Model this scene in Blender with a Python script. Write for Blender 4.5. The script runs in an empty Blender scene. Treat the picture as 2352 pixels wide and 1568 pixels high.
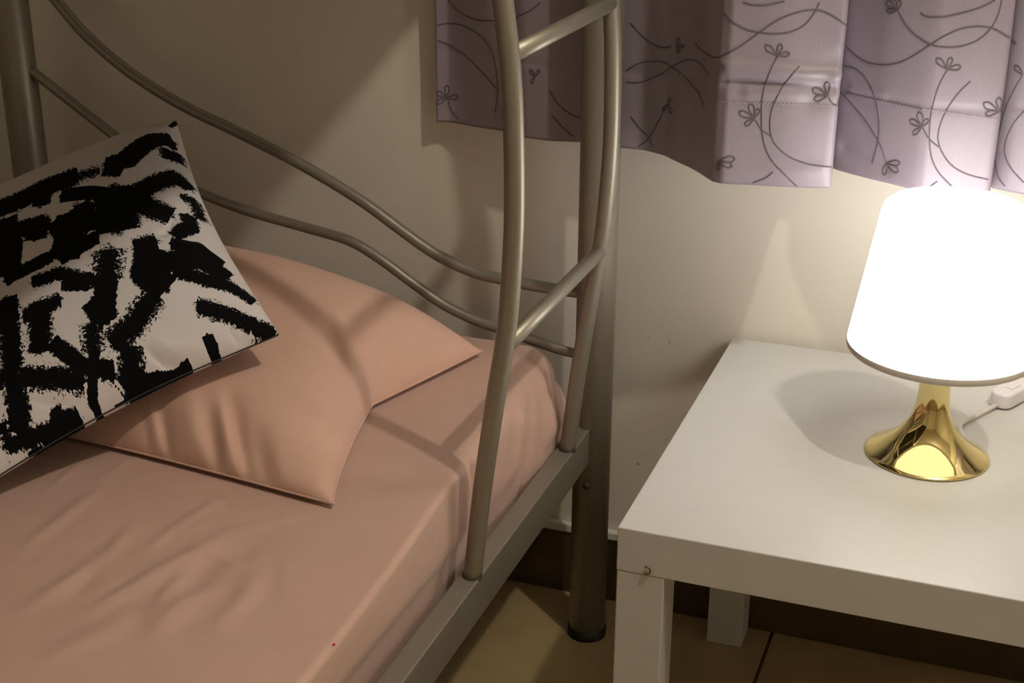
import bpy, bmesh, math, random
import numpy as np
from mathutils import Vector, Matrix
from mathutils.bvhtree import BVHTree

random.seed(4); np.random.seed(4)
C = bpy.context.scene.collection
SC = bpy.context.scene

# ------------------------------------------------------------------ camera
IW, IH = 2352, 1568
FPX, YAW, PITCH, ROLL = 3305.6, .3515, .3859, .0052
CAM = Vector((.340, -1.8051, 1.1737))
cy, sy, cp, sp = math.cos(YAW), math.sin(YAW), math.cos(PITCH), math.sin(PITCH)
FW = Vector((-sy*cp, cy*cp, -sp)); R0 = Vector((cy, sy, 0)); U0 = R0.cross(FW)
RT = R0*math.cos(ROLL) + U0*math.sin(ROLL); UP = U0*math.cos(ROLL) - R0*math.sin(ROLL)
cam_d = bpy.data.cameras.new('camera'); cam = bpy.data.objects.new('camera', cam_d); C.objects.link(cam)
cam_d.sensor_width = 36; cam_d.lens = FPX/IW*36; cam_d.clip_start = .02
m = Matrix((RT, UP, -FW)).transposed().to_4x4(); m.translation = CAM; cam.matrix_world = m
SC.camera = cam

# ------------------------------------------------------------------ light and exposure
SC.view_settings.view_transform = 'Standard'; SC.view_settings.look = 'None'
SC.view_settings.gamma = 1; SC.view_settings.use_curve_mapping = False
SC.view_settings.exposure = 0.0
world = bpy.data.worlds.new('world'); SC.world = world; world.use_nodes = True
world.node_tree.nodes['Background'].inputs[0].default_value = (.9, .8, .65, 1)
world.node_tree.nodes['Background'].inputs[1].default_value = 0.0
BULB_AT = Vector((.87, -.98, 2.38)); BULB_R = .030
BULB_STRENGTH = 1230.0
SHADE_STRENGTH = 8.0

def ray(px, py):
    return FW + RT*((px-IW/2)/FPX) - UP*((py-IH/2)/FPX)
def on(px, axis, val):
    d = ray(*px); t = (val-CAM[axis])/d[axis]; return CAM + d*t

# ------------------------------------------------------------------ materials
def mat(name, col, rough=.6, metal=0., spec=.5, noise=None, bump=None, sheen=0., emit=None, coat=0.):
    M = bpy.data.materials.new(name); M.use_nodes = True
    nt = M.node_tree; b = nt.nodes['Principled BSDF']
    b.inputs['Base Color'].default_value = (*col, 1); b.inputs['Roughness'].default_value = rough
    b.inputs['Metallic'].default_value = metal; b.inputs['Specular IOR Level'].default_value = spec
    b.inputs['Sheen Weight'].default_value = sheen; b.inputs['Coat Weight'].default_value = coat
    tc = nt.nodes.new('ShaderNodeTexCoord')
    def tex(scale, stretch=(1, 1, 1), detail=4):
        mp = nt.nodes.new('ShaderNodeMapping'); mp.inputs['Scale'].default_value = stretch
        nt.links.new(tc.outputs['Object'], mp.inputs[0])
        n = nt.nodes.new('ShaderNodeTexNoise'); n.inputs['Scale'].default_value = scale; n.inputs['Detail'].default_value = detail
        nt.links.new(mp.outputs[0], n.inputs['Vector']); return n
    if noise:
        scale, amt = noise[:2]; n = tex(scale, noise[2] if len(noise) > 2 else (1, 1, 1))
        r = nt.nodes.new('ShaderNodeValToRGB')
        r.color_ramp.elements[0].color = (*[c*(1-amt) for c in col], 1); r.color_ramp.elements[1].color = (*[min(1, c*(1+amt)) for c in col], 1)
        r.color_ramp.elements[0].position = .3; r.color_ramp.elements[1].position = .7
        nt.links.new(n.outputs['Fac'], r.inputs[0]); nt.links.new(r.outputs[0], b.inputs['Base Color'])
    if bump:
        scale, strength, dist = bump[:3]; n = tex(scale, bump[3] if len(bump) > 3 else (1, 1, 1))
        bp = nt.nodes.new('ShaderNodeBump'); bp.inputs['Strength'].default_value = strength; bp.inputs['Distance'].default_value = dist
        nt.links.new(n.outputs['Fac'], bp.inputs['Height']); nt.links.new(bp.outputs[0], b.inputs['Normal'])
    if emit:
        b.inputs['Emission Color'].default_value = (*emit[0], 1); b.inputs['Emission Strength'].default_value = emit[1]
    return M
M = {}
M['wall'] = mat('wall_paint', (.80, .75, .655), .55, noise=(5, .03), bump=(260, .12, .001))
M['ceiling'] = mat('ceiling_paint', (.84, .81, .75), .8, noise=(4, .03))
M['skirt'] = mat('skirting_tile', (.075, .049, .026), .35, noise=(14, .2))
M['white'] = mat('white_trim', (.72, .70, .66), .5, noise=(30, .03))
M['tile'] = mat('floor_tile', (.38, .285, .145), .42, noise=(9, .12))
M['grout'] = mat('tile_grout', (.12, .09, .05), .9, noise=(60, .2))
M['metal'] = mat('silver_paint', (.295, .272, .222), .42, metal=.55, noise=(700, .06), bump=(900, .05, .0004))
M['weld'] = mat('weld_rust', (.30, .24, .12), .6, metal=.4, noise=(300, .4))
M['black'] = mat('black_rubber', (.012, .012, .012), .5, noise=(50, .2))
M['board'] = mat('deck_board', (.10, .075, .05), .8, noise=(20, .25, (1, 8, 1)))
M['sheet'] = mat('pink_sheet', (.53, .345, .282), .85, sheen=.15, noise=(30, .02), bump=(1500, .10, .0004))
M['pillowcase'] = mat('pink_pillowcase', (.62, .395, .31), .8, sheen=.15, noise=(30, .02), bump=(1500, .08, .0004))
M['table'] = mat('white_laminate', (.595, .595, .575), .38, noise=(30, .02, (1, 14, 1)), bump=(220, .025, .0003, (1, 18, 1)))
M['gold'] = mat('polished_brass', (.78, .66, .31), .045, metal=1., noise=(8, .02))
M['cord'] = mat('white_cord', (.66, .63, .58), .45, noise=(60, .03))
M['switch'] = mat('white_switch', (.74, .70, .72), .35, noise=(60, .02))
M['rim'] = mat('shade_rim', (.62, .57, .50), .5, noise=(40, .02))
M['thread'] = mat('grey_thread', (.11, .09, .105), .7, noise=(900, .3))
M['stitch'] = mat('lilac_stitch', (.42, .36, .40), .6, noise=(600, .1))
M['rust'] = mat('rusty_hook', (.16, .10, .02), .5, metal=.6, noise=(200, .4))
M['shade'] = mat('lit_shade', (.85, .84, .82), .5, emit=((1.0, .955, .90), SHADE_STRENGTH))
M['glow_disc'] = mat('lamp_glow_disc', (.8, .78, .74), .5, emit=((1.0, .93, .82), 1.3))
M['bulb'] = mat('lit_bulb', (.9, .9, .9), .4, emit=((1.0, .91, .765), BULB_STRENGTH))
M['brass_fix'] = mat('lamp_holder', (.7, .68, .62), .4, noise=(20, .05))
M['redstain'] = mat('red_stain', (.45, .02, .03), .8, noise=(100, .2))
M['scuff'] = mat('grey_scuff', (.42, .37, .29), .8, noise=(300, .2))
M['shadow_metal'] = mat('shadow_dark_metal', (.05, .044, .034), .6, metal=.4, noise=(300, .3))  # dark shadow tone put into the colour of the metal
M['linen'] = mat('upper_mattress', (.5, .42, .34), .9, noise=(20, .05))

# satin for the curtain
def satin():
    X = mat('lilac_satin', (.275, .232, .278), .40, spec=.55, sheen=.0, noise=(900, .05, (1, 1, .12)), bump=(700, .08, .0004, (1, 1, .1)))
    b = X.node_tree.nodes['Principled BSDF']; b.inputs['Sheen Tint'].default_value = (.85, .78, .9, 1)
    return X
M['satin'] = satin()

# black brush print on white cotton, driven by the per-vertex stroke attributes
def print_mat():
    X = bpy.data.materials.new('brush_print'); X.use_nodes = True; nt = X.node_tree; b = nt.nodes['Principled BSDF']
    b.inputs['Roughness'].default_value = .95; b.inputs['Specular IOR Level'].default_value = .12
    ink = nt.nodes.new('ShaderNodeAttribute'); ink.attribute_name = 'ink'
    dry = nt.nodes.new('ShaderNodeAttribute'); dry.attribute_name = 'dry'
    uv = nt.nodes.new('ShaderNodeAttribute'); uv.attribute_name = 'cloth_uv'
    n1 = nt.nodes.new('ShaderNodeTexNoise'); n1.inputs['Scale'].default_value = 260; n1.inputs['Detail'].default_value = 3; n1.inputs['Roughness'].default_value = .75
    n2 = nt.nodes.new('ShaderNodeTexNoise'); n2.inputs['Scale'].default_value = 24; n2.inputs['Detail'].default_value = 3
    for n in (n1, n2): nt.links.new(uv.outputs['Vector'], n.inputs['Vector'])
    def math_(op, a, c):
        k = nt.nodes.new('ShaderNodeMath'); k.operation = op
        for i, v in enumerate((a, c)):
            if isinstance(v, (int, float)): k.inputs[i].default_value = v
            else: nt.links.new(v, k.inputs[i])
        return k.outputs[0]
    f1 = math_('MULTIPLY', math_('SUBTRACT', n1.outputs['Fac'], .5), math_('MULTIPLY', dry.outputs['Fac'], 7.0))
    f2 = math_('MULTIPLY', math_('SUBTRACT', n2.outputs['Fac'], .5), .22)
    tot = math_('ADD', math_('ADD', ink.outputs['Fac'], f1), f2)
    r = nt.nodes.new('ShaderNodeValToRGB'); e = r.color_ramp.elements
    e[0].position = .0; e[0].color = (.665, .625, .625, 1); e[1].position = .05; e[1].color = (.003, .003, .004, 1)
    nt.links.new(tot, r.inputs[0]); nt.links.new(r.outputs[0], b.inputs['Base Color'])
    return X
M['print'] = print_mat()

# ------------------------------------------------------------------ helpers
def link(name, me, m, parent=None, smooth=True):
    o = bpy.data.objects.new(name, me); C.objects.link(o)
    if m is not None: me.materials.append(M[m])
    if smooth: me.shade_smooth()
    if parent: o.parent = parent
    return o
def mesh(name, verts, faces):
    me = bpy.data.meshes.new(name); me.from_pydata([tuple(v) for v in verts], [], faces); me.validate(); return me
def thing(name, label, cat, loc=(0, 0, 0), group=None):
    o = bpy.data.objects.new(name, None); C.objects.link(o); o.empty_display_size = .05
    o.location = loc; tag(o, label, cat, group); return o
def tag(o, label, cat, group=None):
    o['label'] = label; o['category'] = cat
    if group: o['group'] = group
    return o
def struct(o, label=None):
    o['kind'] = 'structure'
    if label: o['label'] = label
    return o
def box(name, lo, hi, m, parent=None, bev=0., origin=None):
    bm = bmesh.new(); bmesh.ops.create_cube(bm, size=1)
    s = [hi[i]-lo[i] for i in range(3)]; c = [(hi[i]+lo[i])/2 for i in range(3)]
    for v in bm.verts: v.co = Vector((v.co.x*s[0]+c[0], v.co.y*s[1]+c[1], v.co.z*s[2]+c[2]))
    if bev: bmesh.ops.bevel(bm, geom=bm.edges[:], offset=bev, segments=2, affect='EDGES', profile=.5)
    if origin:
        for v in bm.verts: v.co -= Vector(origin)
    me = bpy.data.meshes.new(name); bm.to_mesh(me); bm.free()
    o = link(name, me, m, parent, smooth=False)
    return o
def crom(pts, n=8):
    pts = [Vector(p) for p in pts]; out = []
    e = [pts[0]*2-pts[1]] + pts + [pts[-1]*2-pts[-2]]
    for i in range(1, len(e)-2):
        p0, p1, p2, p3 = e[i-1:i+3]
        for k in range(n):
            t = k/n
            out.append(.5*((2*p1)+(p2-p0)*t+(2*p0-5*p1+4*p2-p3)*t*t+(3*p1-p0-3*p2+p3)*t**3))
    out.append(pts[-1]); return out
def tube(name, path, r, m, parent=None, seg=14, off=(0, 0, 0), cap=True):
    """sweep of a circle along a path; r a number or a function of 0..1 -> (ra, rb)"""
    path = [Vector(p)-Vector(off) for p in path]; n = len(path); V = []; F = []
    prev = None
    for i, p in enumerate(path):
        t = (path[min(i+1, n-1)]-path[max(i-1, 0)]).normalized()
        if prev is None:
            a = Vector((0, 0, 1)) if abs(t.z) < .9 else Vector((0, 1, 0))
            prev = (a - t*a.dot(t)).normalized()
        else: prev = (prev - t*prev.dot(t)).normalized()
        b = t.cross(prev)
        ra, rb = (r, r) if not callable(r) else r(i/(n-1))
        for k in range(seg):
            an = 2*math.pi*k/seg; V.append(p + prev*(ra*math.cos(an)) + b*(rb*math.sin(an)))
    for i in range(n-1):
        for k in range(seg):
            k2 = (k+1) % seg; F.append((i*seg+k, i*seg+k2, (i+1)*seg+k2, (i+1)*seg+k))
    if cap: F.append(tuple(range(seg))[::-1]); F.append(tuple((n-1)*seg+k for k in range(seg)))
    me = mesh(name, V, F)
    return link(name, me, m, parent)
def lathe(name, prof, m, parent=None, seg=64, close=False):
    V = []; F = []; n = len(prof)
    for r, z in prof:
        for k in range(seg):
            a = 2*math.pi*k/seg; V.append((r*math.cos(a), r*math.sin(a), z))
    for i in range(n if close else n-1):
        j = (i+1) % n
        for k in range(seg):
            k2 = (k+1) % seg; F.append((i*seg+k, i*seg+k2, j*seg+k2, j*seg+k))
    me = mesh(name, V, F); return link(name, me, m, parent)

# ------------------------------------------------------------------ the room
X0, X1, Y0, ZC = -1.30, 3.00, -4.6, 2.62
floor = struct(box('floor', (X0-.1, Y0-.1, -.12), (X1+.1, .1, -.004), 'grout'), 'beige tiled floor with thin dark joints')
TS, TJ = .60, .0025                      # tiles 60 cm, one joint runs through x = .085
tile_me = None
xs = [.085+TS*k for k in range(-3, 6)]; ys = [0-TS*k for k in range(1, 9)]
for i, x in enumerate(xs):
    for j, y in enumerate(ys):
        lo = (max(x, X0), max(y, Y0)); hi = (min(x+TS, X1), min(y+TS, 0))
        if hi[0]-lo[0] < .02 or hi[1]-lo[1] < .02: continue
        t = box('tile', (lo[0]+TJ, lo[1]+TJ, -.0039), (hi[0]-TJ, hi[1]-TJ, 0), 'tile', floor, bev=.0012)
wall_b = struct(box('wall_back', (X0-.1, 0, 0), (X1+.1, .1, ZC), 'wall'), 'cream painted wall behind the bed and table')
struct(box('wall_left', (X0-.1, Y0, 0), (X0, -.0005, ZC), 'wall'), 'cream painted wall beside the bed')
struct(box('wall_right', (X1, Y0, 0), (X1+.1, -.0005, ZC), 'wall'), 'cream painted wall beyond the table')
struct(box('wall_front', (X0-.1, Y0-.1, 0), (X1+.1, Y0-.0005, ZC), 'wall'), 'cream painted wall facing the bed head')
struct(box('ceiling', (X0-.1, Y0-.1, ZC), (X1+.1, .1, ZC+.1), 'ceiling'), 'off-white ceiling')
bb = struct(box('baseboard_back', (X0+.001, -.009, 0.0003), (X1-.001, -.0003, .104), 'skirt', bev=.001), 'dark brown tile skirting below the cream wall')
box('cap_strip', (X0+.001, -.0125, .104), (X1-.001, -.0003, .117), 'white', bb, bev=.002)

for q, r_ in (((1465, 1065), .0018), ((1490, 776), .0009), ((1538, 786), .0011), ((1640, 790), .0008), ((1520, 840), .0008)):
    c = on(q, 1, -.0002); me = mesh('scuff_mark', [c+Vector((r_*1.5*math.cos(a), -.0002, r_*math.sin(a))) for a in np.linspace(0, 6.28, 9)[:-1]], [tuple(range(8))])
    link('scuff_mark', me, 'scuff', wall_b)
# ------------------------------------------------------------------ bunk bed
BY = -.102; PXR, PXL = -.167, -1.048; PR = .0258; FOOT_Y = -2.05
bed = thing('bunk_bed', 'silver painted metal bunk bed with wavy headboard tubes and curved ladder', 'bed', (PXR, BY, 0))
O = Vector((PXR, BY, 0))
for px_, py_ in ((PXR, BY), (PXL, BY), (PXR, FOOT_Y), (PXL, FOOT_Y)):
    tube('post', [(px_, py_, .012), (px_, py_, .6), (px_, py_, 1.62)], PR, 'metal', bed, 28, O)
    cpb = tube('foot_cap', [(px_, py_, .0), (px_, py_, .004), (px_, py_, .012), (px_, py_, .014)], lambda t: ((PR+.0022), (PR+.0022)) if t < .9 else (PR, PR), 'black', bed, 28, O)
    cpb['label'] = 'black plastic foot cap'
# lower side rails and end rails
RX0, RX1, RZ0, RZ1 = -.1885, -.1640, .2835, .335
RE = BY-PR+.004
box('side_rail', (RX0, FOOT_Y+PR-.004, RZ0), (RX1, RE, RZ1), 'metal', bed, .0015, O)
box('side_rail', (PXL-.012, FOOT_Y+PR-.004, RZ0), (PXL+.0125, RE, RZ1), 'metal', bed, .0015, O)
box('end_rail', (PXL+PR-.004, BY-.007, .262), (PXR-PR+.004, BY+.013, .300), 'metal', bed, .0015, O)
box('end_rail', (PXL+PR-.004, FOOT_Y-.012, .262), (PXR-PR+.004, FOOT_Y+.012, .300), 'metal', bed, .0015, O)
# weld bead where the rail meets the post
wp = [(RX0+.002+.021*k/8, RE+.001, RZ1+.0012*math.sin(k*2.3)) for k in range(9)]
w = tube('weld_bead', wp, .0028, 'weld', bed, 8, O); w['label'] = 'rough yellowish weld bead'
bp_ = on((1350, 1112), 1, BY-PR*.8)
tube('hole_disc', [(bp_.x, BY-PR*.6, bp_.z), (bp_.x, BY-PR-.002, bp_.z), (bp_.x, BY-PR-.004, bp_.z)], lambda t: (.0055, .0055) if t < .9 else (.004, .004), 'shadow_metal', bed, 12, O)['label'] = 'dark disc in place of a hole below the side rail'  # dark disc added to stand for the shaded hole in the post
# deck that carries the mattress, and its brackets on the rail
box('deck_board', (PXL+.013, FOOT_Y+.05, .258), (RX0-.004, BY-.03, .276), 'board', bed, .001, O)
for yb in (-.60, -1.25):
    br = box('deck_bracket', (RX0-.0055, yb-.012, .276), (RX0, yb+.012, .300), 'metal', bed, .001, O)
# headboard tubes
hb_up = [(-1.040, .945), (-1.01, .898), (-.969, .854), (-.924, .808), (-.858, .761), (-.777, .721), (-.689, .690), (-.59, .652), (-.505, .612), (-.448, .578), (-.397, .549), (-.346, .531), (-.302, .525), (-.24, .521), (-.170, .520)]
hb_lo = [(-1.035, .757), (-.952, .704), (-.877, .656), (-.82, .622), (-.76, .597), (-.69, .579), (-.595, .564), (-.528, .553), (-.482, .533), (-.43, .502), (-.385, .477), (-.34, .461), (-.302, .453), (-.245, .441), (-.208, .434), (-.172, .431)]
tube('headboard_tube', crom([(x, BY, z) for x, z in hb_up], 6), .0078, 'metal', bed, 14, O)
def crimp(t):
    k = max(0, min(1, (t-.91)/.05)); return (.0072, .0072*(1-k)+.0025*k)
tube('headboard_tube', crom([(x, BY, z) for x, z in hb_lo], 6), crimp, 'metal', bed, 14, O)
# curved ladder
prof = [(.333, -.1735), (.40, -.1665), (.46, -.1595), (.56, -.1455), (.61, -.1375), (.66, -.1318), (.75, -.1270), (.84, -.1280), (.90, -.1315), (.96, -.1390), (1.06, -.152), (1.20, -.170)]
LY = (-.5275, -.192)
for ly in LY:
    tube('ladder_upright', crom([(x, ly, z) for z, x in prof], 6), .0103, 'metal', bed, 20, O)
    tube('weld_shadow_collar', [(prof[0][1]-.0002, ly, .3345), (prof[0][1], ly, .337)], .0112, 'shadow_metal', bed, 18, O)  # dark colour paints in the shadow ring around the upright's foot
for rz, rx in ((.612, -.1372), (.912, -.1325)):
    tube('ladder_rung', [(rx, LY[0]+.006, rz), (rx, -.36, rz), (rx, LY[1]-.006, rz)], .0088, 'metal', bed, 18, O)
# upper bunk, above the picture: rails, deck
UZ = 1.185
box('upper_side_rail', (RX0, FOOT_Y+PR-.004, UZ), (RX1, RE, UZ+.05), 'metal', bed, .0015, O)
box('upper_side_rail', (PXL-.012, FOOT_Y+PR-.004, UZ), (PXL+.0125, RE, UZ+.05), 'metal', bed, .0015, O)
box('upper_end_rail', (PXL+PR-.004, BY-.012, UZ), (PXR-PR+.004, BY+.012, UZ+.04), 'metal', bed, .0015, O)
box('upper_end_rail', (PXL+PR-.004, FOOT_Y-.012, UZ), (PXR-PR+.004, FOOT_Y+.012, UZ+.04), 'metal', bed, .0015, O)
box('upper_deck_board', (PXL+.013, FOOT_Y+.02, UZ+.006), (RX0-.001, BY-.014, UZ+.022), 'board', bed, .001, O)
for zt in (1.40, 1.55):
    tube('guard_rail', [(PXR, RE+.01, zt), (PXR, -1.2, zt), (PXR, FOOT_Y+.02, zt)], .0095, 'metal', bed, 12, O)
um = box('mattress', (PXL+.02, FOOT_Y+.04, UZ+.0225), (RX0-.004, BY-.03, UZ+.15), 'linen', None, .02)
tag(um, 'plain mattress on the upper bunk', 'mattress')

# ------------------------------------------------------------------ lower mattress in its pink fitted sheet
MX1, MX0, MY1, MY0, MZ0, MZ1 = -.182, PXL+.03, -.1135, FOOT_Y+.06, .2765, .455
def smooth(a, b, x):
    t = np.clip((x-a)/(b-a), 0, 1); return t*t*(3-2*t)
def seg_dist(x, y, pts):
    """distance from arrays to a polyline, and the running parameter 0..1"""
    best = np.full(x.shape, 9e9); tt = np.zeros(x.shape); L = 0; segs = []
    tot = sum(math.dist(pts[i], pts[i+1]) for i in range(len(pts)-1))
    for i in range(len(pts)-1):
        a, b = pts[i], pts[i+1]; l = math.dist(a, b)
        t = ((x-a[0])*(b[0]-a[0])+(y-a[1])*(b[1]-a[1]))/(l*l); tc = np.clip(t, 0, 1)
        d = np.hypot(x-a[0]-tc*(b[0]-a[0]), y-a[1]-tc*(b[1]-a[1]))
        u = d < best; best = np.where(u, d, best); tt = np.where(u, (L+tc*l)/tot, tt); L += l
    return best, tt
def noise2(x, y, waves, seed):
    rs = np.random.RandomState(seed); s = np.zeros_like(x)
    for k in range(waves):
        a = rs.uniform(0, 6.28); f = rs.uniform(5, 22); s += np.sin(f*(x*math.cos(a)+y*math.sin(a))+rs.uniform(0, 6.28))/f*8
    return s/waves
def build_mattress():
    # cross section walked from under the right side up over the top to the left side, swept in y
    ny = 150; yy = MY1 - (MY1-MY0)*np.concatenate([np.linspace(0, .012, 8)[:-1], np.linspace(.012, .5, 190)[:-1], np.linspace(.5, 1, 34)])
    rows = []
    for y in yy:
        d = MY1-y                                    # distance from the head end
        r = .0075 + .022*float(np.exp(-(d/.16)**2)) + .014*float(1-smooth(.33, .42, np.array(d)))
        endr = .032                                   # the head end is rounded in plan and in height
        pull = endr - math.sqrt(max(0, endr**2-max(0, endr-d)**2))
        rx = MX1 + .014*float(smooth(.42, .85, np.array(d))) - pull - .012*float(1-smooth(.30, .62, np.array(d))) - .016*math.exp(-(d/.12)**2)
        lx = MX0 + pull
        top = MZ1 - pull*.7 - .006*math.exp(-(d/.05)**2)
        hem = MZ0 + .008 + .010*math.sin(y*9) + .02*math.exp(-((d-.35)/.12)**2)
        bul = .013*math.exp(-(d/.13)**2)
        pts = [(-.235-pull, MZ0), (-.209-pull, MZ0+.004)]
        for k in range(1, 12):                       # right side
            t = k/12; z = MZ0+.004+(top-r-MZ0-.004)*t
            low = min(-.2035 - pull, rx); pts.append((low + (rx-low)*t**.8 + bul*(1.6*math.sin(math.pi*t)**.8) + .0025*math.sin(t*3.1), z))
        for k in range(7):                           # rounded top edge
            a = math.pi/2*k/6; pts.append((rx - r + r*math.cos(a), top - r + r*math.sin(a)))
        n = 150
        for k in range(1, n):
            t = k/n; x = rx - r + (lx + r - rx + r)*t
            pts.append((x, top))
        for k in range(7):
            a = math.pi/2*(1-k/6); pts.append((lx + r - r*math.cos(a), top - r + r*math.sin(a)))
        pts += [(lx, MZ0+.06), (lx+.004, MZ0+.004), (lx+.03, MZ0)]
        rows.append([(x, y, z) for x, z in pts])
    V = np.array(rows); n0, n1 = V.shape[:2]
    x, y, z = V[..., 0], V[..., 1], V[..., 2]
    topw = smooth(MZ1-.02, MZ1-.004, z)
    # long soft creases of the sheet in front of the pillows, and a gentle crown
    dz = .002*noise2(x, y, 9, 3)
    creases = [([(30, 1420), (180, 1330), (330, 1200)], .006, .012), ([(150, 1440), (330, 1340), (560, 1210)], .006, .014),
               ([(330, 1480), (420, 1390), (520, 1340)], .006, .016), ([(260, 1230), (200, 1330), (150, 1400)], -.004, .012),
               ([(420, 1400), (480, 1300), (640, 1230)], -.004, .016), ([(20, 1290), (140, 1200), (250, 1110)], .004, .010),
               ([(470, 1470), (560, 1380), (600, 1300)], .005, .015), ([(80, 1530), (240, 1460), (330, 1400)], .005, .018),
               ([(100, 1140), (150, 1100), (190, 1060)], .003, .006), ([(310, 1285), (400, 1220), (530, 1135)], .0035, .007), ([(400, 1240), (470, 1205), (560, 1195)], .003, .006), ([(230, 1110), (280, 1075), (320, 1050)], .0025, .006),
               ([(335, 1440), (380, 1370), (450, 1290)], .0035, .008), ([(520, 1220), (640, 1200), (740, 1160)], .002, .007), ([(655, 1270), (658, 1330), (650, 1400)], .0018, .006), ([(200, 1400), (260, 1360), (350, 1310)], -.003, .007), ([(470, 1260), (520, 1290), (590, 1310)], .0022, .007)]
    creases = [(pl, amp*.8, wd*.75) for pl, amp, wd in creases]
    for pl, amp, wd in creases:
        pp = [tuple(on(q, 2, MZ1))[:2] for q in pl]
        d, t = seg_dist(x, y, pp); dz += amp*np.exp(-(d/wd)**2)*np.sin(np.pi*np.clip(t, .02, .98))
    z = z + dz*topw + topw*.003*np.clip(1-((x-(MX0+MX1)/2)/.40)**2, 0, 1)*smooth(0, .1, MY1-y)
    # side folds near the head corner, running down from the corner
    side = smooth(MX1-.04, MX1-.008, x)*(1-topw)
    for yc, amp, wd, sl in ((-.20, .010, .013, .25), (-.255, -.008, .011, .35), (-.31, .009, .012, .45), (-.475, -.006, .006, .03), (-.495, .006, .006, .03), (-.512, -.004, .005, .03), (-.40, -.004, .02, .3)):
        x = x + side*amp*np.exp(-((y-yc-sl*(z-MZ1))/wd)**2)
    # lower hem tucks in
    hemw = smooth(MZ0+.05, MZ0, z)*smooth(MX1-.06, MX1-.02, x)
    x = x - hemw*(.006+.006*np.sin(y*37))
    gap = .003 + .013*smooth(.14, .30, MY1-y) + .10*np.clip(RZ1+.010-z, 0, 1)**1.5*4*smooth(.10, .30, MY1-y)
    lim = RX0-gap + .5*np.clip(z-RZ1-.012, 0, 1)
    x = np.where(z < RZ1+.07, np.minimum(x, lim), x)
    V = np.stack([x, y, z], -1).reshape(-1, 3)
    F = [(i*n1+k, i*n1+k+1, (i+1)*n1+k+1, (i+1)*n1+k) for i in range(n0-1) for k in range(n1-1)]
    F += [(i*n1+n1-1, i*n1, (i+1)*n1, (i+1)*n1+n1-1) for i in range(n0-1)]
    F.append(tuple(range(n1))); F.append(tuple((n0-1)*n1+k for k in range(n1))[::-1])
    return mesh('mattress', V, F)
matt = link('mattress', build_mattress(), 'sheet')
tag(matt, 'mattress in a plain pink fitted sheet on the lower bunk', 'mattress')
bm_ = bmesh.new(); bm_.from_mesh(matt.data); bmesh.ops.recalc_face_normals(bm_, faces=bm_.faces); bm_.to_mesh(matt.data)
MT = BVHTree.FromBMesh(bm_); bm_.free()
def cast(tree, px):
    return tree.ray_cast(CAM, ray(*px).normalized(), 10)
h = cast(MT, (766, 1481))
if h[0]:
    V = [h[0] + Vector((.0018*math.cos(a), .0020*math.sin(a), .0006)) for a in np.linspace(0, 6.28, 12)[:-1]]
    st = link('stain', mesh('stain', V + [h[0]+Vector((0, 0, .0009))], [(k, (k+1) % 11, 11) for k in range(11)]), 'redstain', matt); st['label'] = 'tiny red stain'

# ------------------------------------------------------------------ pillows
def pillow_grid(nu, nv, corners, inset, thick, thin, powr=2.4, q=.5, normal=None, edge_fn=None):
    """two-sided cushion. corners: FL, FR, BR, BL. Returns top and bottom arrays and u, v"""
    u = np.sin(np.linspace(-1, 1, nu)*math.pi/2*.94)/math.sin(math.pi/2*.94); v = np.sin(np.linspace(-1, 1, nv)*math.pi/2*.94)/math.sin(math.pi/2*.94)
    Ug, Vg = np.meshgrid(u, v, indexing='ij')
    su = Ug*(1-inset[0]*(1-Vg**2)**1.3 * np.abs(Ug)**2); sv = Vg*(1-inset[1]*(1-Ug**2)**1.3*np.abs(Vg)**2)
    if edge_fn: su, sv = edge_fn(Ug, Vg, su, sv)
    c = [np.array(k, float) for k in corners]
    a = (1-su)/2; b = (1-sv)/2
    P = (a*b)[..., None]*c[0]+((1-a)*b)[..., None]*c[1]+((1-a)*(1-b))[..., None]*c[2]+(a*(1-b))[..., None]*c[3]
    prof = (np.clip(1-np.abs(Ug)**powr, 0, 1)*np.clip(1-np.abs(Vg)**powr, 0, 1))**q
    N = np.cross(c[1]-c[0], c[3]-c[0]); N /= np.linalg.norm(N)
    return Ug, Vg, P, prof, N
def close_mesh(name, top, bot):
    nu, nv = top.shape[:2]; V = np.concatenate([top.reshape(-1, 3), bot.reshape(-1, 3)]); n = nu*nv
    F = []
    for i in range(nu-1):
        for j in range(nv-1):
            a, b, c, d = i*nv+j, (i+1)*nv+j, (i+1)*nv+j+1, i*nv+j+1
            F.append((a, b, c, d)); F.append((n+a, n+d, n+c, n+b))
    me = mesh(name, V, F); bm = bmesh.new(); bm.from_mesh(me)
    return me, bm, n
def border(A):
    return [A[i, 0] for i in range(A.shape[0])] + [A[-1, j] for j in range(1, A.shape[1])] + [A[i, -1] for i in range(A.shape[0]-2, -1, -1)] + [A[0, j] for j in range(A.shape[1]-2, 0, -1)]

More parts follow.
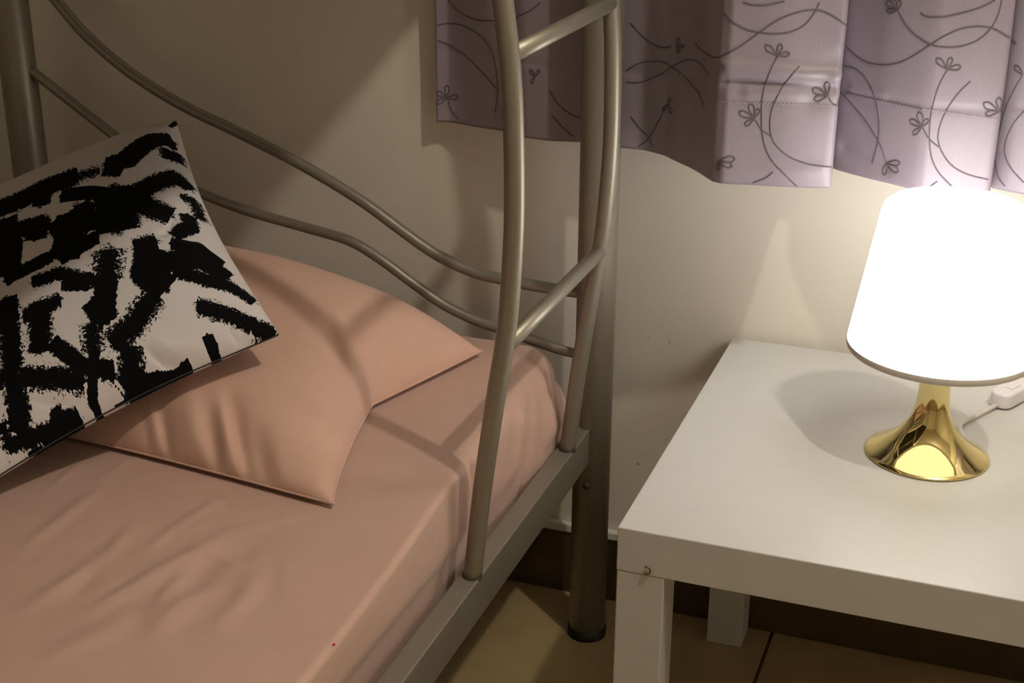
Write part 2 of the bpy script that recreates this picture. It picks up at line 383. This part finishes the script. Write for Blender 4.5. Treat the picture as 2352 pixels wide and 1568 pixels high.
# pink pillow
def pink():
    zc = .466
    cor = [(-.93, -.60, zc), (-.280, -.643, zc-.003), (-.286, -.212, zc), (-.93, -.150, zc)]
    def edge(Ug, Vg, su, sv):
        # the short side by the ladder is pulled in at its middle
        tri = np.where(Vg < .05, np.clip((Vg+1)/1.05, 0, 1)**.75, np.clip((1-Vg)/.95, 0, 1)**1.1)
        su = su - .175*tri*smooth(.2, 1, Ug)
        return su, sv
    Ug, Vg, P, prof, N = pillow_grid(190, 140, cor, (.02, .05), 1, 1, 2.2, .55, edge_fn=edge)
    prof = (np.clip(1-np.abs(Ug)**3.6, 0, 1)*np.clip(1-np.abs(Vg)**2.2, 0, 1))**.55
    x, y = P[..., 0].copy(), P[..., 1].copy()
    hgt = (.098 + .050*smooth(-.35, .55, Vg))*prof*(1+.10*smooth(-.2, -1, Ug))
    hgt *= 1 - .06*np.exp(-((Ug-.55)/.3)**2)
    fade = prof**.6
    ZP = .535
    folds = [  # polyline in the photograph, height, width
        ([(935, 880), (940, 820), (930, 770)], .008, .03),
        ([(330, 945), (345, 990), (360, 1045)], -.010, .007), ([(365, 935), (382, 985), (400, 1035)], -.010, .007), ([(345, 940), (362, 990), (378, 1040)], .006, .006),
        ([(480, 960), (495, 1010), (515, 1060)], -.011, .009), ([(530, 945), (552, 1000), (585, 1075)], -.010, .009), ([(505, 950), (525, 1010), (550, 1070)], .007, .009),
        ([(580, 985), (610, 1040), (650, 1100)], -.010, .010), ([(620, 1020), (660, 1070), (700, 1110)], .006, .010), ([(430, 930), (445, 1000), (460, 1050)], .005, .012),
        ([(700, 1080), (725, 1105), (750, 1140)], .006, .009),
        ([(745, 770), (775, 800), (800, 835)], -.005, .010), ([(760, 760), (800, 790), (825, 830)], .004, .010), ([(690, 875), (770, 905), (830, 930)], .004, .012),
        ([(1010, 800), (1005, 830), (1000, 850)], -.006, .007), ([(1055, 790), (1050, 815), (1045, 835)], -.004, .006), ([(965, 815), (955, 850), (940, 885)], -.004, .007)]
    for pl, amp, wd in folds:
        pp = [tuple(on(q, 2, ZP if q[1] < 930 else ZP-.03))[:2] for q in pl]
        d, t = seg_dist(x, y, pp); hgt = hgt + 1.35*amp*np.exp(-(d/wd)**2)*np.sin(np.pi*np.clip(t*.9+.05, 0, 1))*np.minimum(1, fade*1.8)
    # groove where the end of the pillow is pressed in
    for pl, amp, wd in (([(893, 930, .485), (899, 880, .50), (896, 830, .515), (882, 785, .53), (855, 745, .545)], -.020, .010), ([(860, 925, .49), (864, 870, .51), (858, 815, .53), (840, 770, .545)], .007, .022)):
        d, t = seg_dist(x, y, [tuple(on(q[:2], 2, q[2]))[:2] for q in pl]); hgt = hgt + amp*np.exp(-(d/wd)**2)*np.cos(np.clip(t, 0, 1)*math.pi/2)**.6*np.minimum(1, fade*2)
    hgt = hgt + .0022*noise2(x*1.6, y*1.6, 10, 8)*fade
    top = P + np.stack([0*hgt, 0*hgt, np.maximum(hgt, 0)], -1)
    floorz = MZ1 + .0075
    bz = np.maximum(P[..., 2] - .02*prof**.8, floorz)
    bot = np.stack([P[..., 0], P[..., 1], np.minimum(bz, P[..., 2])], -1)
    return top, bot, P
top, bot, P = pink()
pil = thing('pillow', 'plump plain pink pillow lying on the mattress at the bed head', 'pillow', (-.6, -.4, .466))
me, bm, n = close_mesh('pillowcase', top - np.array((-.6, -.4, .466)), bot - np.array((-.6, -.4, .466)))
bmesh.ops.remove_doubles(bm, verts=bm.verts, dist=.00005); bmesh.ops.recalc_face_normals(bm, faces=bm.faces); bm.to_mesh(me)
link('pillowcase', me, 'pillowcase', pil)
bm.free()
loop = border(P); tube('seam', [Vector(p) for p in loop+loop[:1]], .0014, 'pillowcase', pil, 6, (-.6, -.4, .466), cap=False)

# black and white cushion, leaning over the pink pillow
CB = on((640, 768), 2, .586); CA = on((404, 276), 1, -.225); CD = on((-130, 1172), 2, .474)
CE = CA + CD - CB + Vector((.0, .0, .0))
def cushion():
    cor = [tuple(CD), tuple(CB), tuple(CA), tuple(CE)]
    Ug, Vg, P, prof, N = pillow_grid(420, 420, cor, (.075, .075), 1, 1, 2.6, .52)
    w = .086*prof
    x, y = Ug, Vg
    w = w + .0022*noise2(Ug*.35, Vg*.35, 10, 21)*prof**.5
    top = P + N*w[..., None]
    return Ug, Vg, P, prof, N, top
Ug, Vg, P, prof, N, top = cushion()
# small creases set from the photograph
def px_of(A):
    d = A - np.array(CAM); z = d@np.array(FW)
    return IW/2 + FPX*(d@np.array(RT))/z, IH/2 - FPX*(d@np.array(UP))/z
qx, qy = px_of(top)
def uv_at(px):
    d = (qx-px[0])**2+(qy-px[1])**2; k = np.unravel_index(np.argmin(d), d.shape)
    # outside the visible outline: extrapolate along the cushion plane
    return Ug[k], Vg[k]
cren = [([(335, 805), (375, 835), (430, 850)], -.006, .018), ([(345, 785), (400, 805), (470, 800)], .004, .03), ([(520, 755), (545, 785), (590, 790)], -.003, .016),
        ([(360, 540), (385, 530), (395, 505)], -.005, .02), ([(375, 370), (395, 340), (405, 310)], -.004, .02), ([(70, 920), (140, 930), (190, 925)], -.004, .02), ([(470, 560), (440, 570), (400, 560)], .004, .03)]
for pl, amp, wd in cren:
    pp = [uv_at(q) for q in pl]; d, t = seg_dist(Ug, Vg, pp)
    top = top + N*(amp*np.exp(-(d/wd)**2)*np.sin(np.pi*np.clip(t*.9+.05, 0, 1)))[..., None]
bot = P - N*(.038*prof)[..., None]
# brush strokes: polylines (photo pixels), half width (pixels), dryness
k2 = lambda L: [(x*.319, 250+y*.319) for x, y in L]
k3 = lambda L: [(x*.319, 650+y*.319) for x, y in L]
ST = []
def S2(L, hw, dry=.12): ST.append((k2(L), hw*.319, dry))
def S3(L, hw, dry=.12): ST.append((k3(L), hw*.319, dry))
S2([(1225, 130), (1290, 95)], 28); S2([(760, 400), (900, 375), (1000, 280), (1120, 215), (1250, 235)], 58); S2([(760, 400), (900, 410)], 88)
S2([(1225, 290), (1250, 370)], 58, .3); S2([(1000, 600), (1150, 520), (1270, 495), (1370, 580)], 52, .25)
S2([(820, 560), (850, 880)], 128, .15); S2([(440, 625), (620, 600), (800, 620)], 50, .06); S2([(900, 620), (1080, 640)], 70, .15); S2([(1000, 680), (1230, 770)], 72, .28)
S2([(1310, 640), (1400, 670), (1450, 800)], 32, .6); S2([(1350, 760), (1370, 850), (1250, 910)], 46, .22); S2([(0, 715), (150, 655), (330, 560), (560, 480)], 44, .2)
S2([(330, 570), (290, 700)], 52, .3); S2([(560, 490), (720, 440)], 40, .75)
S2([(20, 800), (60, 1000), (50, 1200)], 85, .08); S2([(60, 890), (280, 830), (250, 940)], 58, .2)
S2([(430, 780), (520, 900), (450, 1080)], 88, .06); S2([(560, 700), (690, 850)], 95, .3); S2([(30, 1240), (380, 1060)], 46, .15); S2([(420, 1080), (700, 920)], 50, .15)
S2([(960, 1000), (1130, 960)], 60, .35); S2([(1090, 1000), (1060, 1180), (1200, 1300)], 105, .1); S2([(1000, 1150), (1450, 1080), (1640, 1220)], 68, .12); S2([(1230, 970), (1450, 1020), (1600, 1120)], 42, .05)
S2([(1250, 1170), (1450, 1220), (1660, 1280), (1830, 1390)], 45, .3); S2([(1420, 1420), (1640, 1480), (1900, 1590), (1980, 1610)], 62, .4)
S2([(780, 1010), (770, 1230)], 88, .6); S2([(770, 1200), (750, 1520)], 72, .12); S2([(230, 1250), (430, 1180), (650, 1240), (820, 1240)], 46, .35); S2([(450, 1240), (650, 1240)], 62, .1)
S2([(170, 1500), (440, 1370)], 52, .3); S2([(40, 1360), (60, 1600)], 75, .12)
S3([(300, 120), (290, 500)], 78, .3); S3([(60, 150), (80, 500), (130, 900), (130, 1080)], 88, .3); S3([(0, 680), (300, 680), (600, 700)], 66, .4)
S3([(370, 420), (600, 600), (820, 630)], 60, .25); S3([(670, 110), (770, 280)], 88, .1); S3([(660, 280), (670, 500)], 72, .65); S3([(690, 480), (690, 940)], 80, .15)
S3([(1120, 80), (960, 300), (800, 440)], 78, .45); S3([(940, 450), (950, 600), (960, 880)], 92, .35); S3([(1490, 370), (1530, 480), (1600, 580)], 58, .03)
S3([(980, 730), (1200, 690), (1390, 640)], 46, .2); S3([(800, 700), (930, 900)], 80, .3); S3([(380, 890), (450, 1000), (640, 1090)], 72, .3)
S3([(50, 1170), (300, 1080), (600, 1050)], 46, .3); S3([(200, 1230), (330, 1230)], 48, .05); S3([(20, 1000), (60, 1200)], 60, .6); S3([(1150, 850), (860, 960)], 30, .1)
ink = np.full(Ug.shape, -9.); dry = np.zeros(Ug.shape)
edge_len = (CB-CD).length
for pl, hw, dr in ST:
    pp = [uv_at(q) for q in pl]
    # half width from pixels to uv: measured on the surface across the stroke
    a = uv_at((pl[0][0], pl[0][1])); mid = pl[len(pl)//2]; s1 = uv_at((mid[0]+12, mid[1])); s2 = uv_at((mid[0]-12, mid[1])); s3 = uv_at((mid[0], mid[1]+12)); s4 = uv_at((mid[0], mid[1]-12))
    sc = max(.002, math.sqrt(max(1e-9, abs((s1[0]-s2[0])*(s3[1]-s4[1])-(s1[1]-s2[1])*(s3[0]-s4[0])))))/24
    pp2 = [pp[0]]
    for q in pp[1:]:
        if math.dist(q, pp2[-1]) > 1e-4: pp2.append(q)
    if len(pp2) < 2: continue
    d, t = seg_dist(Ug, Vg, pp2)
    val = 1.0-d/(hw*sc*1.20)
    endf = np.minimum(t, 1-t); val = np.where(endf <= 0, val - .75, val)      # brush strokes end bluntly
    up = val > ink; ink = np.where(up, val, ink); dry = np.where(up, dr, dry)
# the part of the cover that lies outside the picture goes on with the same kind of strokes
rs = np.random.RandomState(7); hidden = (qx < -25)
for k in range(26):
    u0, v0 = rs.uniform(-1, .2), rs.uniform(-1, 1); a = rs.uniform(0, 6.28); l = rs.uniform(.15, .4)
    d, t = seg_dist(Ug, Vg, [(u0, v0), (u0+l*math.cos(a), v0+l*math.sin(a))]); val = np.where(hidden, 1-d/rs.uniform(.05, .09), -9)
    up = val > ink; ink = np.where(up, val, ink); dry = np.where(up, .25, dry)
ink = np.clip(ink, -1.2, 1.0)
cpos = (CA+CB+CD+CE)/4; cush = thing('cushion', 'white cushion with black brush strokes leaning on the pink pillow', 'cushion', cpos)
off = np.array(cpos)
me, bm, n = close_mesh('cushion_cover', top-off, bot-off); bm.free()
at = me.attributes.new('ink', 'FLOAT', 'POINT'); bi = np.where(rs.rand(*ink.shape) < 2, ink, ink)
at.data.foreach_set('value', np.concatenate([ink.ravel(), ink.ravel()]).astype(np.float32))
at = me.attributes.new('dry', 'FLOAT', 'POINT'); at.data.foreach_set('value', np.concatenate([dry.ravel(), dry.ravel()]).astype(np.float32))
at = me.attributes.new('cloth_uv', 'FLOAT_VECTOR', 'POINT')
uvw = np.stack([Ug.ravel()*.21, Vg.ravel()*.21, 0*Ug.ravel()], -1); at.data.foreach_set('vector', np.concatenate([uvw, uvw+np.array((0, 0, 1))]).ravel().astype(np.float32))
cov = link('cushion_cover', me, 'print', cush)
loop = border(P[::6, ::6])
tube('seam', [Vector(p) for p in loop+loop[:1]], .0011, 'black', cush, 6, off, cap=False)

# ------------------------------------------------------------------ curtain
CZ0, CZ1 = .711, 2.12
hem = [(1003, 280), (1035, 281), (1150, 300), (1200, 315), (1262, 323), (1338, 327), (1437, 340), (1480, 345), (1530, 358), (1580, 382), (1645, 420), (1780, 428), (1905, 432)]
H1 = [on(q, 2, CZ0) for q in hem]
hem2 = [(1917, 388), (2010, 414), (2110, 437), (2190, 445), (2272, 449)]
H2 = [on(q, 2, CZ0) for q in hem2]
hem3 = [(2290, 426), (2352, 436)]
line = [(p.x, p.y) for p in H1]
line += [(line[-1][0]+.001, line[-1][1]+.012), (H2[0].x-.03, H2[0].y+.012), (H2[0].x-.032, H2[0].y+.022), (H2[0].x-.012, H2[0].y+.018)]
line += [(p.x, p.y) for p in H2]
H3 = [on(q, 2, CZ0) for q in ((2280, 432), (2352, 446), (2440, 458))]
e = line[-1]; line += [(e[0]-.001, e[1]+.010), (H3[0].x-.022, H3[0].y+.022), (H3[0].x-.020, H3[0].y+.030), (H3[0].x-.008, H3[0].y+.012)]
line += [(p.x, p.y) for p in H3]
e = line[-1]; line += [(e[0]+.02, e[1]+.05), (e[0]+.07, e[1]+.07), (e[0]+.13, e[1]+.01), (e[0]+.20, e[1]+.005), (e[0]+.24, e[1]+.07), (e[0]+.32, e[1]+.06), (e[0]+.40, e[1]+.02), (e[0]+.46, e[1]+.05)]
def chaikin(L, it=1):
    for _ in range(it):
        o = [L[0]]
        for a, b in zip(L, L[1:]):
            o += [(a[0]*.9+b[0]*.1, a[1]*.9+b[1]*.1), (a[0]*.1+b[0]*.9, a[1]*.1+b[1]*.9)]
        o.append(L[-1]); L = o
    return L
def resample(L, st):
    d = [0]
    for a, b in zip(L, L[1:]): d.append(d[-1]+math.dist(a, b))
    n = int(d[-1]/st); s = np.linspace(0, d[-1], n)
    return np.interp(s, d, [p[0] for p in L]), np.interp(s, d, [p[1] for p in L]), s
cx, cyy, cs = resample(chaikin(line), .003)
zz = np.concatenate([np.linspace(CZ0, 1.0, 74), np.linspace(1.0, CZ1, 30)[1:]])
Xg = np.repeat(cx[:, None], len(zz), 1); Yg = np.repeat(cyy[:, None], len(zz), 1); Zg = np.repeat(zz[None, :], len(cx), 0)
tx = np.gradient(cx); ty = np.gradient(cyy); ln = np.hypot(tx, ty); nx, nyy = ty/ln, -tx/ln      # points to the room
Sg = np.repeat(cs[:, None], len(zz), 1)
sA = cs[np.argmin((cx-H1[10].x)**2+(cyy-H1[10].y)**2)]; sB = cs[np.argmin((cx-H1[12].x)**2+(cyy-H1[12].y)**2)]
sC = cs[np.argmin((cx-H2[0].x)**2+(cyy-H2[0].y)**2)]; sD = cs[np.argmin((cx-H2[-1].x)**2+(cyy-H2[-1].y)**2)]
disp = np.zeros_like(Xg)
SEAM = CZ0+.098
def crease(s0, z0, s1, z1, amp, wd):
    global disp
    d, t = seg_dist(Sg, Zg, [(s0, z0), (s1, z1)]); disp += amp*np.exp(-(d/wd)**2)
crease(sA+.004, SEAM+.040, sB-.002, SEAM+.034, .0055, .007); crease(sA+.004, SEAM+.022, sB-.002, SEAM+.020, -.0055, .006)
crease(sA+.03, SEAM+.010, sB-.002, SEAM+.024, .003, .006); crease(sA+.01, CZ0+.012, sB-.01, CZ0+.022, .002, .008)
crease(sC+.01, CZ0+.028, sC+.07, CZ0+.018, -.004, .010); crease(sC+.015, SEAM+.004, sC+.06, SEAM+.002, .0025, .006)
crease(sB-.004, SEAM+.05, sB-.03, SEAM-.0, -.002, .012)
disp += -.0011*np.exp(-((Zg-SEAM)/.004)**2)                                    # the stitched hem line
disp += .0016*np.sin(Sg*38+1)*np.clip((Zg-.74)/.3, 0, 1) + .0008*np.sin(Sg*61+Zg*14)
Xg = Xg + nx[:, None]*disp; Yg = Yg + nyy[:, None]*disp
Yg = np.minimum(Yg, -.006)
nb = len(zz); cv = np.stack([Xg, Yg, Zg], -1).reshape(-1, 3)
cf = [(i*nb+j, (i+1)*nb+j, (i+1)*nb+j+1, i*nb+j+1) for i in range(len(cx)-1) for j in range(nb-1)]
cur = thing('curtain', 'lilac satin curtain embroidered with grey stems and flowers', 'curtain', (cx[0], cyy[0], CZ0)); CO = Vector((cx[0], cyy[0], CZ0))
cme = mesh('curtain_cloth', cv-np.array(CO), cf); cob = link('curtain_cloth', cme, 'satin', cur)
sol = cob.modifiers.new('thickness', 'SOLIDIFY'); sol.thickness = .0012; sol.offset = 0
CT = BVHTree.FromPolygons([tuple(v) for v in cv], cf)
def stitched(pts_px, name, w=.0008, n=6, m='thread'):
    pts = crom([Vector((x, y, 0)) for x, y in pts_px], n); run = []; runs = []
    for p in pts:
        hit = cast(CT, (p.x, p.y))
        if hit[0] is None or (run and (hit[0]-run[-1][0]).length > .03):
            if len(run) > 1: runs.append(run)
            run = []
        if hit[0] is not None:
            nrm = hit[1] if hit[1].dot(CAM-hit[0]) > 0 else -hit[1]; run.append((hit[0]+nrm*.0011, nrm))
    if len(run) > 1: runs.append(run)
    V = []; F = []
    for run in runs:
        b = len(V)
        for i, (p, nr) in enumerate(run):
            t = (run[min(i+1, len(run)-1)][0]-run[max(i-1, 0)][0]).normalized(); s = t.cross(nr).normalized()
            V += [p - s*w - CO, p + nr*.0005 - CO, p + s*w - CO]
        for i in range(len(run)-1):
            for k in (0, 1): F.append((b+i*3+k, b+i*3+k+1, b+i*3+k+4, b+i*3+k+3))
    if F: return V, F
    return [], []
def add_thread(name, list_of_polys, **kw):
    V = []; F = []
    for pl in list_of_polys:
        v, f = stitched(pl, name, **kw); b = len(V); V += v; F += [tuple(i+b for i in q) for q in f]
    if F: link(name, mesh(name, V, F), kw.get('m', 'thread'), cur)
kA = lambda L: [(1400+x*.287, y*.287) for x, y in L]
kB = lambda L: [(1850+x*.287, y*.287) for x, y in L]
kL = lambda L: [(900+x*.287, y*.287) for x, y in L]
def petal(c, tip, wide=.20):
    c, tip = Vector(c), Vector(tip); d = tip-c; s = Vector((-d.y, d.x))*wide
    return [tuple(p) for p in (c, c+d*.45+s*.7, c+d*.8+s, tip+d*.03+s*.3, tip+d*.03-s*.3, c+d*.8-s, c+d*.45-s*.7, c)]
stems = [kA(L) for L in (
    [(1345, 450), (1290, 560), (1245, 680), (1222, 800), (1218, 950), (1225, 1080), (1260, 1210), (1320, 1310), (1400, 1390), (1500, 1490)],
    [(1520, 530), (1440, 620), (1370, 720), (1310, 850), (1285, 980), (1300, 1100), (1350, 1180), (1450, 1260), (1580, 1310), (1700, 1330), (1790, 1336)],
    [(1165, 955), (1220, 1035), (1300, 1090)], [(1750, 775), (1780, 820), (1820, 850)], [(1310, 1375), (1250, 1420), (1150, 1462)],
    [(920, 100), (980, 170), (1080, 230), (1200, 260), (1330, 270), (1450, 255), (1560, 200), (1640, 100), (1680, 20)],
    [(690, 340), (750, 410), (850, 460), (930, 430), (1050, 370), (1200, 260), (1350, 160), (1500, 100), (1620, 80), (1720, 95), (1820, 150), (1890, 205)],
    [(1070, 20), (1150, 40), (1250, 40), (1400, 10)], [(170, 180), (260, 280), (350, 350), (430, 380), (500, 370)],
    [(135, 560), (250, 500), (400, 490), (500, 530), (620, 630), (720, 750), (760, 850)], [(500, 530), (620, 480), (720, 500), (800, 600)],
    [(135, 655), (250, 655), (380, 610), (500, 530)], [(230, 1175), (320, 1100), (400, 960), (450, 850)], [(170, 930), (240, 1020), (320, 1100), (350, 1180)])]
stems += [kB(L) for L in (
    [(745, 90), (800, 190), (880, 280), (1000, 355), (1120, 378), (1250, 370), (1380, 320), (1480, 230), (1540, 120), (1570, 0)],
    [(920, 105), (980, 135), (1100, 135), (1250, 105), (1400, 60), (1520, 0)],
    [(330, 370), (400, 440), (500, 500), (630, 520), (760, 500), (880, 440), (1000, 360), (1120, 285), (1250, 230), (1380, 212), (1500, 230), (1600, 285), (1690, 350)],
    [(1135, 560), (1070, 680), (1025, 820), (1000, 960), (993, 1120), (1010, 1260), (1060, 1370), (1130, 1450), (1220, 1535)],
    [(1320, 650), (1220, 750), (1130, 880), (1075, 1010), (1062, 1120), (1100, 1230), (1180, 1330), (1300, 1395), (1460, 1435)],
    [(940, 1020), (990, 1110), (1065, 1175)], [(315, 530), (400, 550), (480, 620), (540, 730), (575, 850), (592, 980), (588, 1100), (565, 1210), (538, 1310)],
    [(290, 740), (380, 840), (480, 960), (570, 1100), (620, 1200), (648, 1300)], [(1055, 1450), (980, 1500), (890, 1518)],
    [(1740, 600), (1660, 740), (1600, 880), (1560, 1040), (1525, 1180), (1525, 1300), (1550, 1420), (1600, 1490)], [(1749, 890), (1660, 1000), (1605, 1130), (1600, 1240), (1650, 1350), (1749, 1460)])]
stems += [kL(L) for L in (
    [(455, 0), (540, 90), (660, 150), (790, 165), (930, 150), (1080, 100), (1190, 20)], [(365, 200), (450, 185), (560, 200), (680, 260), (770, 350), (820, 460), (845, 600), (850, 750), (830, 900)],
    [(368, 322), (480, 365), (620, 470), (740, 590), (850, 720)], [(450, 790), (480, 880), (540, 950)], [(1260, 720), (1330, 830), (1430, 910), (1530, 950)], [(1280, 920), (1360, 1010), (1450, 1090)])]
for st in stems: add_thread('embroidered_stem', [st])
flowers = [(kA, (1345, 445), [(1255, 370), (1372, 358), (1435, 430)]), (kA, (1160, 945), [(1045, 900), (1130, 838), (1195, 875), (1090, 1000)]), (kA, (1745, 768), [(1630, 715), (1742, 658), (1645, 795)]),
           (kA, (868, 1290), [(995, 1268), (975, 1328), (880, 1352)]), (kA, (470, 835), [(490, 790), (500, 900), (430, 880)]), (kA, (540, 370), [(560, 310), (600, 370), (560, 420)]),
           (kB, (740, 85), [(655, 20), (705, 0), (762, 10), (662, 92)]), (kB, (1135, 555), [(1055, 475), (1165, 468), (1237, 535)]), (kB, (935, 1018), [(845, 965), (915, 905), (980, 958), (868, 1072)]),
           (kB, (1548, 892), [(1430, 830), (1545, 788), (1445, 915)]), (kB, (648, 1305), [(755, 1305), (742, 1372), (635, 1395)]), (kB, (1740, 600), [(1680, 530)]),
           (kL, (440, 780), [(365, 735), (445, 688), (530, 772), (365, 822)]), (kL, (1150, 610), [(1110, 560), (1180, 560), (1120, 660)])]
for f, c, tips in flowers: add_thread('embroidered_flower', [f(petal(c, t)) for t in tips], w=.0009, n=3)
def zigzag(a, b, n, amp=2.2):
    return [(a[0]+(b[0]-a[0])*k/n, a[1]+(b[1]-a[1])*k/n+(amp if k % 2 else -amp)) for k in range(n+1)]
for a, b, nz, mm in (((1660, 235), (1926, 243), 60, 'stitch'), ((1942, 212), (2120, 250), 42, 'thread'), ((2120, 250), (2290, 274), 40, 'stitch')):
    add_thread('hem_stitching', [zigzag(a, b, nz)], w=.0005, n=1, m=mm)
# rod above the picture
rod = thing('curtain_rod', 'slim grey curtain rod on two brackets above the curtain', 'curtain rod', (.25, -.1, CZ1))
tube('rod', [(-.52, -.09, CZ1+.0125), (.25, -.09, CZ1+.0125), (1.0, -.09, CZ1+.0125)], .010, 'metal', rod, 14, (.25, -.1, CZ1))
for bx_ in (-.47, .95): box('bracket', (bx_-.01, -.096, CZ1+.001), (bx_+.01, -.0005, CZ1+.016), 'metal', rod, .001, (.25, -.1, CZ1))

# ------------------------------------------------------------------ side table
TX, TYB, TD, TH = 0.0, -.0135, .55, .45
tb = thing('side_table', 'square white laminate side table beside the bed', 'table', (TX, TYB-TD, 0)); TO = (TX, TYB-TD, 0)
box('tabletop', (TX, TYB-TD, TH-.05), (TX+.55, TYB, TH), 'table', tb, .0012, TO)
for lx in (TX+.0005, TX+.4995):
    for ly in (TYB-TD+.0005, TYB-.0505): box('leg', (lx, ly, 0), (lx+.05, ly+.05, TH-.0502), 'table', tb, .0012, TO)
hp = on((1490, 1306), 1, TYB-TD-.001)
tube('hook', [hp+Vector((.004*math.cos(a)-.002, -.001, .004*math.sin(a)-.002)) for a in np.linspace(2.0, -2.2, 12)], .0009, 'rust', tb, 6, TO)

# ------------------------------------------------------------------ table lamp
LX, LYY, LZ = .278, -.281, TH
lamp = thing('table_lamp', 'small lit table lamp with white shade and shiny gold trumpet base', 'lamp', (LX, LYY, LZ))
basep = [(.0, .0005), (.0672, .0005), (.0684, .0014), (.0678, .0024), (.0640, .0048), (.0560, .0095), (.0470, .0155), (.0385, .0225), (.0315, .0300), (.0262, .0375), (.0225, .0455), (.0198, .0540), (.0181, .0640), (.0171, .0760), (.0167, .0880), (.0165, .1000), (.0165, .1500), (.0, .1500)]
lathe('base', basep, 'gold', lamp, 96)['label'] = 'polished gold trumpet-shaped base'
sh = [(.0990, .1290), (.0995, .1330), (.0985, .1400), (.0770, .2800), (.0745, .2870), (.0690, .2915), (.0600, .2935), (.0300, .2945), (.0, .2945)]
lathe('lampshade', sh + [(0.0, .2925), (.0590, .2915), (.0680, .2895), (.0735, .2850), (.0755, .2790), (.0965, .1400), (.0970, .1310)], 'shade', lamp, 96, close=True)['label'] = 'glowing white shade'
lathe('shade_rim', [(.0940, .1290), (.0945, .1268), (.0970, .1255), (.0985, .1258), (.0996, .1275), (.0998, .1335), (.0985, .1340), (.0955, .1330), (.0940, .1320)], 'rim', lamp, 96, close=True)
lathe('glow_disc', [(.0168, .1300), (.0938, .1300), (.0938, .1315), (.0168, .1315)], 'glow_disc', lamp, 96, close=True)['label'] = 'glowing disc added under the shade for its downlight'  # added glowing disc; stands in for downlight from the open shade
s0 = on((2205, 978), 2, TH+.004); s1 = on((2288, 930), 2, TH+.006)
cr = crom([Vector((LX+.045, LYY+.030, TH+.0035)), s0.copy(), (s0+s1)/2+Vector((0, .002, 0)), s1.copy()], 6)
LO = (LX, LYY, LZ)
tube('cord', cr, .0028, 'cord', lamp, 10, LO)
# inline switch: rounded bar that lies along the cord
d = (s1-s0).normalized(); ang = math.atan2(d.y, d.x); ctr = s1 + d*.034 + Vector((0, 0, .0045))
bm = bmesh.new(); bmesh.ops.create_cube(bm, size=1)
for v in bm.verts: v.co = Vector((v.co.x*.066, v.co.y*.028, v.co.z*.019))
ve = [e for e in bm.edges if abs(e.verts[0].co.x-e.verts[1].co.x) < 1e-6 and abs(e.verts[0].co.y-e.verts[1].co.y) < 1e-6]
bmesh.ops.bevel(bm, geom=ve, offset=.0125, segments=7, affect='EDGES', profile=.5)
he = [e for e in bm.edges if abs(e.verts[0].co.z-e.verts[1].co.z) < 1e-6 and len(e.link_faces) == 2 and any(abs(f.normal.z) > .9 for f in e.link_faces) and not all(abs(f.normal.z) > .9 for f in e.link_faces)]
bmesh.ops.bevel(bm, geom=he, offset=.003, segments=3, affect='EDGES', profile=.5)
bm.transform(Matrix.Translation(ctr-Vector(LO)) @ Matrix.Rotation(ang, 4, 'Z'))
me = bpy.data.meshes.new('switch'); bm.to_mesh(me); bm.free(); sw = link('switch', me, 'switch', lamp, smooth=False); sw['label'] = 'white inline cord switch'
rk = box('rocker', (-.010, -.006, 0), (.010, .006, .0022), 'switch', sw, .0012); rk.matrix_local = Matrix.Translation(ctr-Vector(LO)+Vector((0, 0, .0088))) @ Matrix.Rotation(ang, 4, 'Z')
e0 = ctr + d*.032 - Vector((0, 0, .004)); cr2 = crom([e0, e0+d*.05, Vector((.53, -.12, TH+.0035)), Vector((.556, -.10, TH+.002)), Vector((.562, -.095, TH-.06)), Vector((.58, -.08, .12)), Vector((.64, -.06, .006)), Vector((.80, -.05, .004))], 8)
tube('cord', cr2, .0028, 'cord', lamp, 10, LO)

# ------------------------------------------------------------------ ceiling bulb (above the picture)
cl = thing('ceiling_lamp', 'bare warm bulb on a short white holder under the ceiling', 'lamp', (BULB_AT.x, BULB_AT.y, ZC))
BO = Vector((BULB_AT.x, BULB_AT.y, ZC)); dz = BULB_AT.z-ZC
g = BULB_R; lathe('bulb', [(.0, dz-g)] + [(g*math.sin(a), dz-g*math.cos(a)) for a in np.linspace(.25, 2.3, 12)] + [(.018, dz+g+.012), (.016, dz+g+.028)], 'bulb', cl, 24)
lathe('holder', [(.0, dz+g+.026), (.022, dz+g+.026), (.024, dz+g+.05), (.022, dz+g+.08), (.05, -.03), (.055, -.0005), (.0, -.0005)], 'brass_fix', cl, 32)
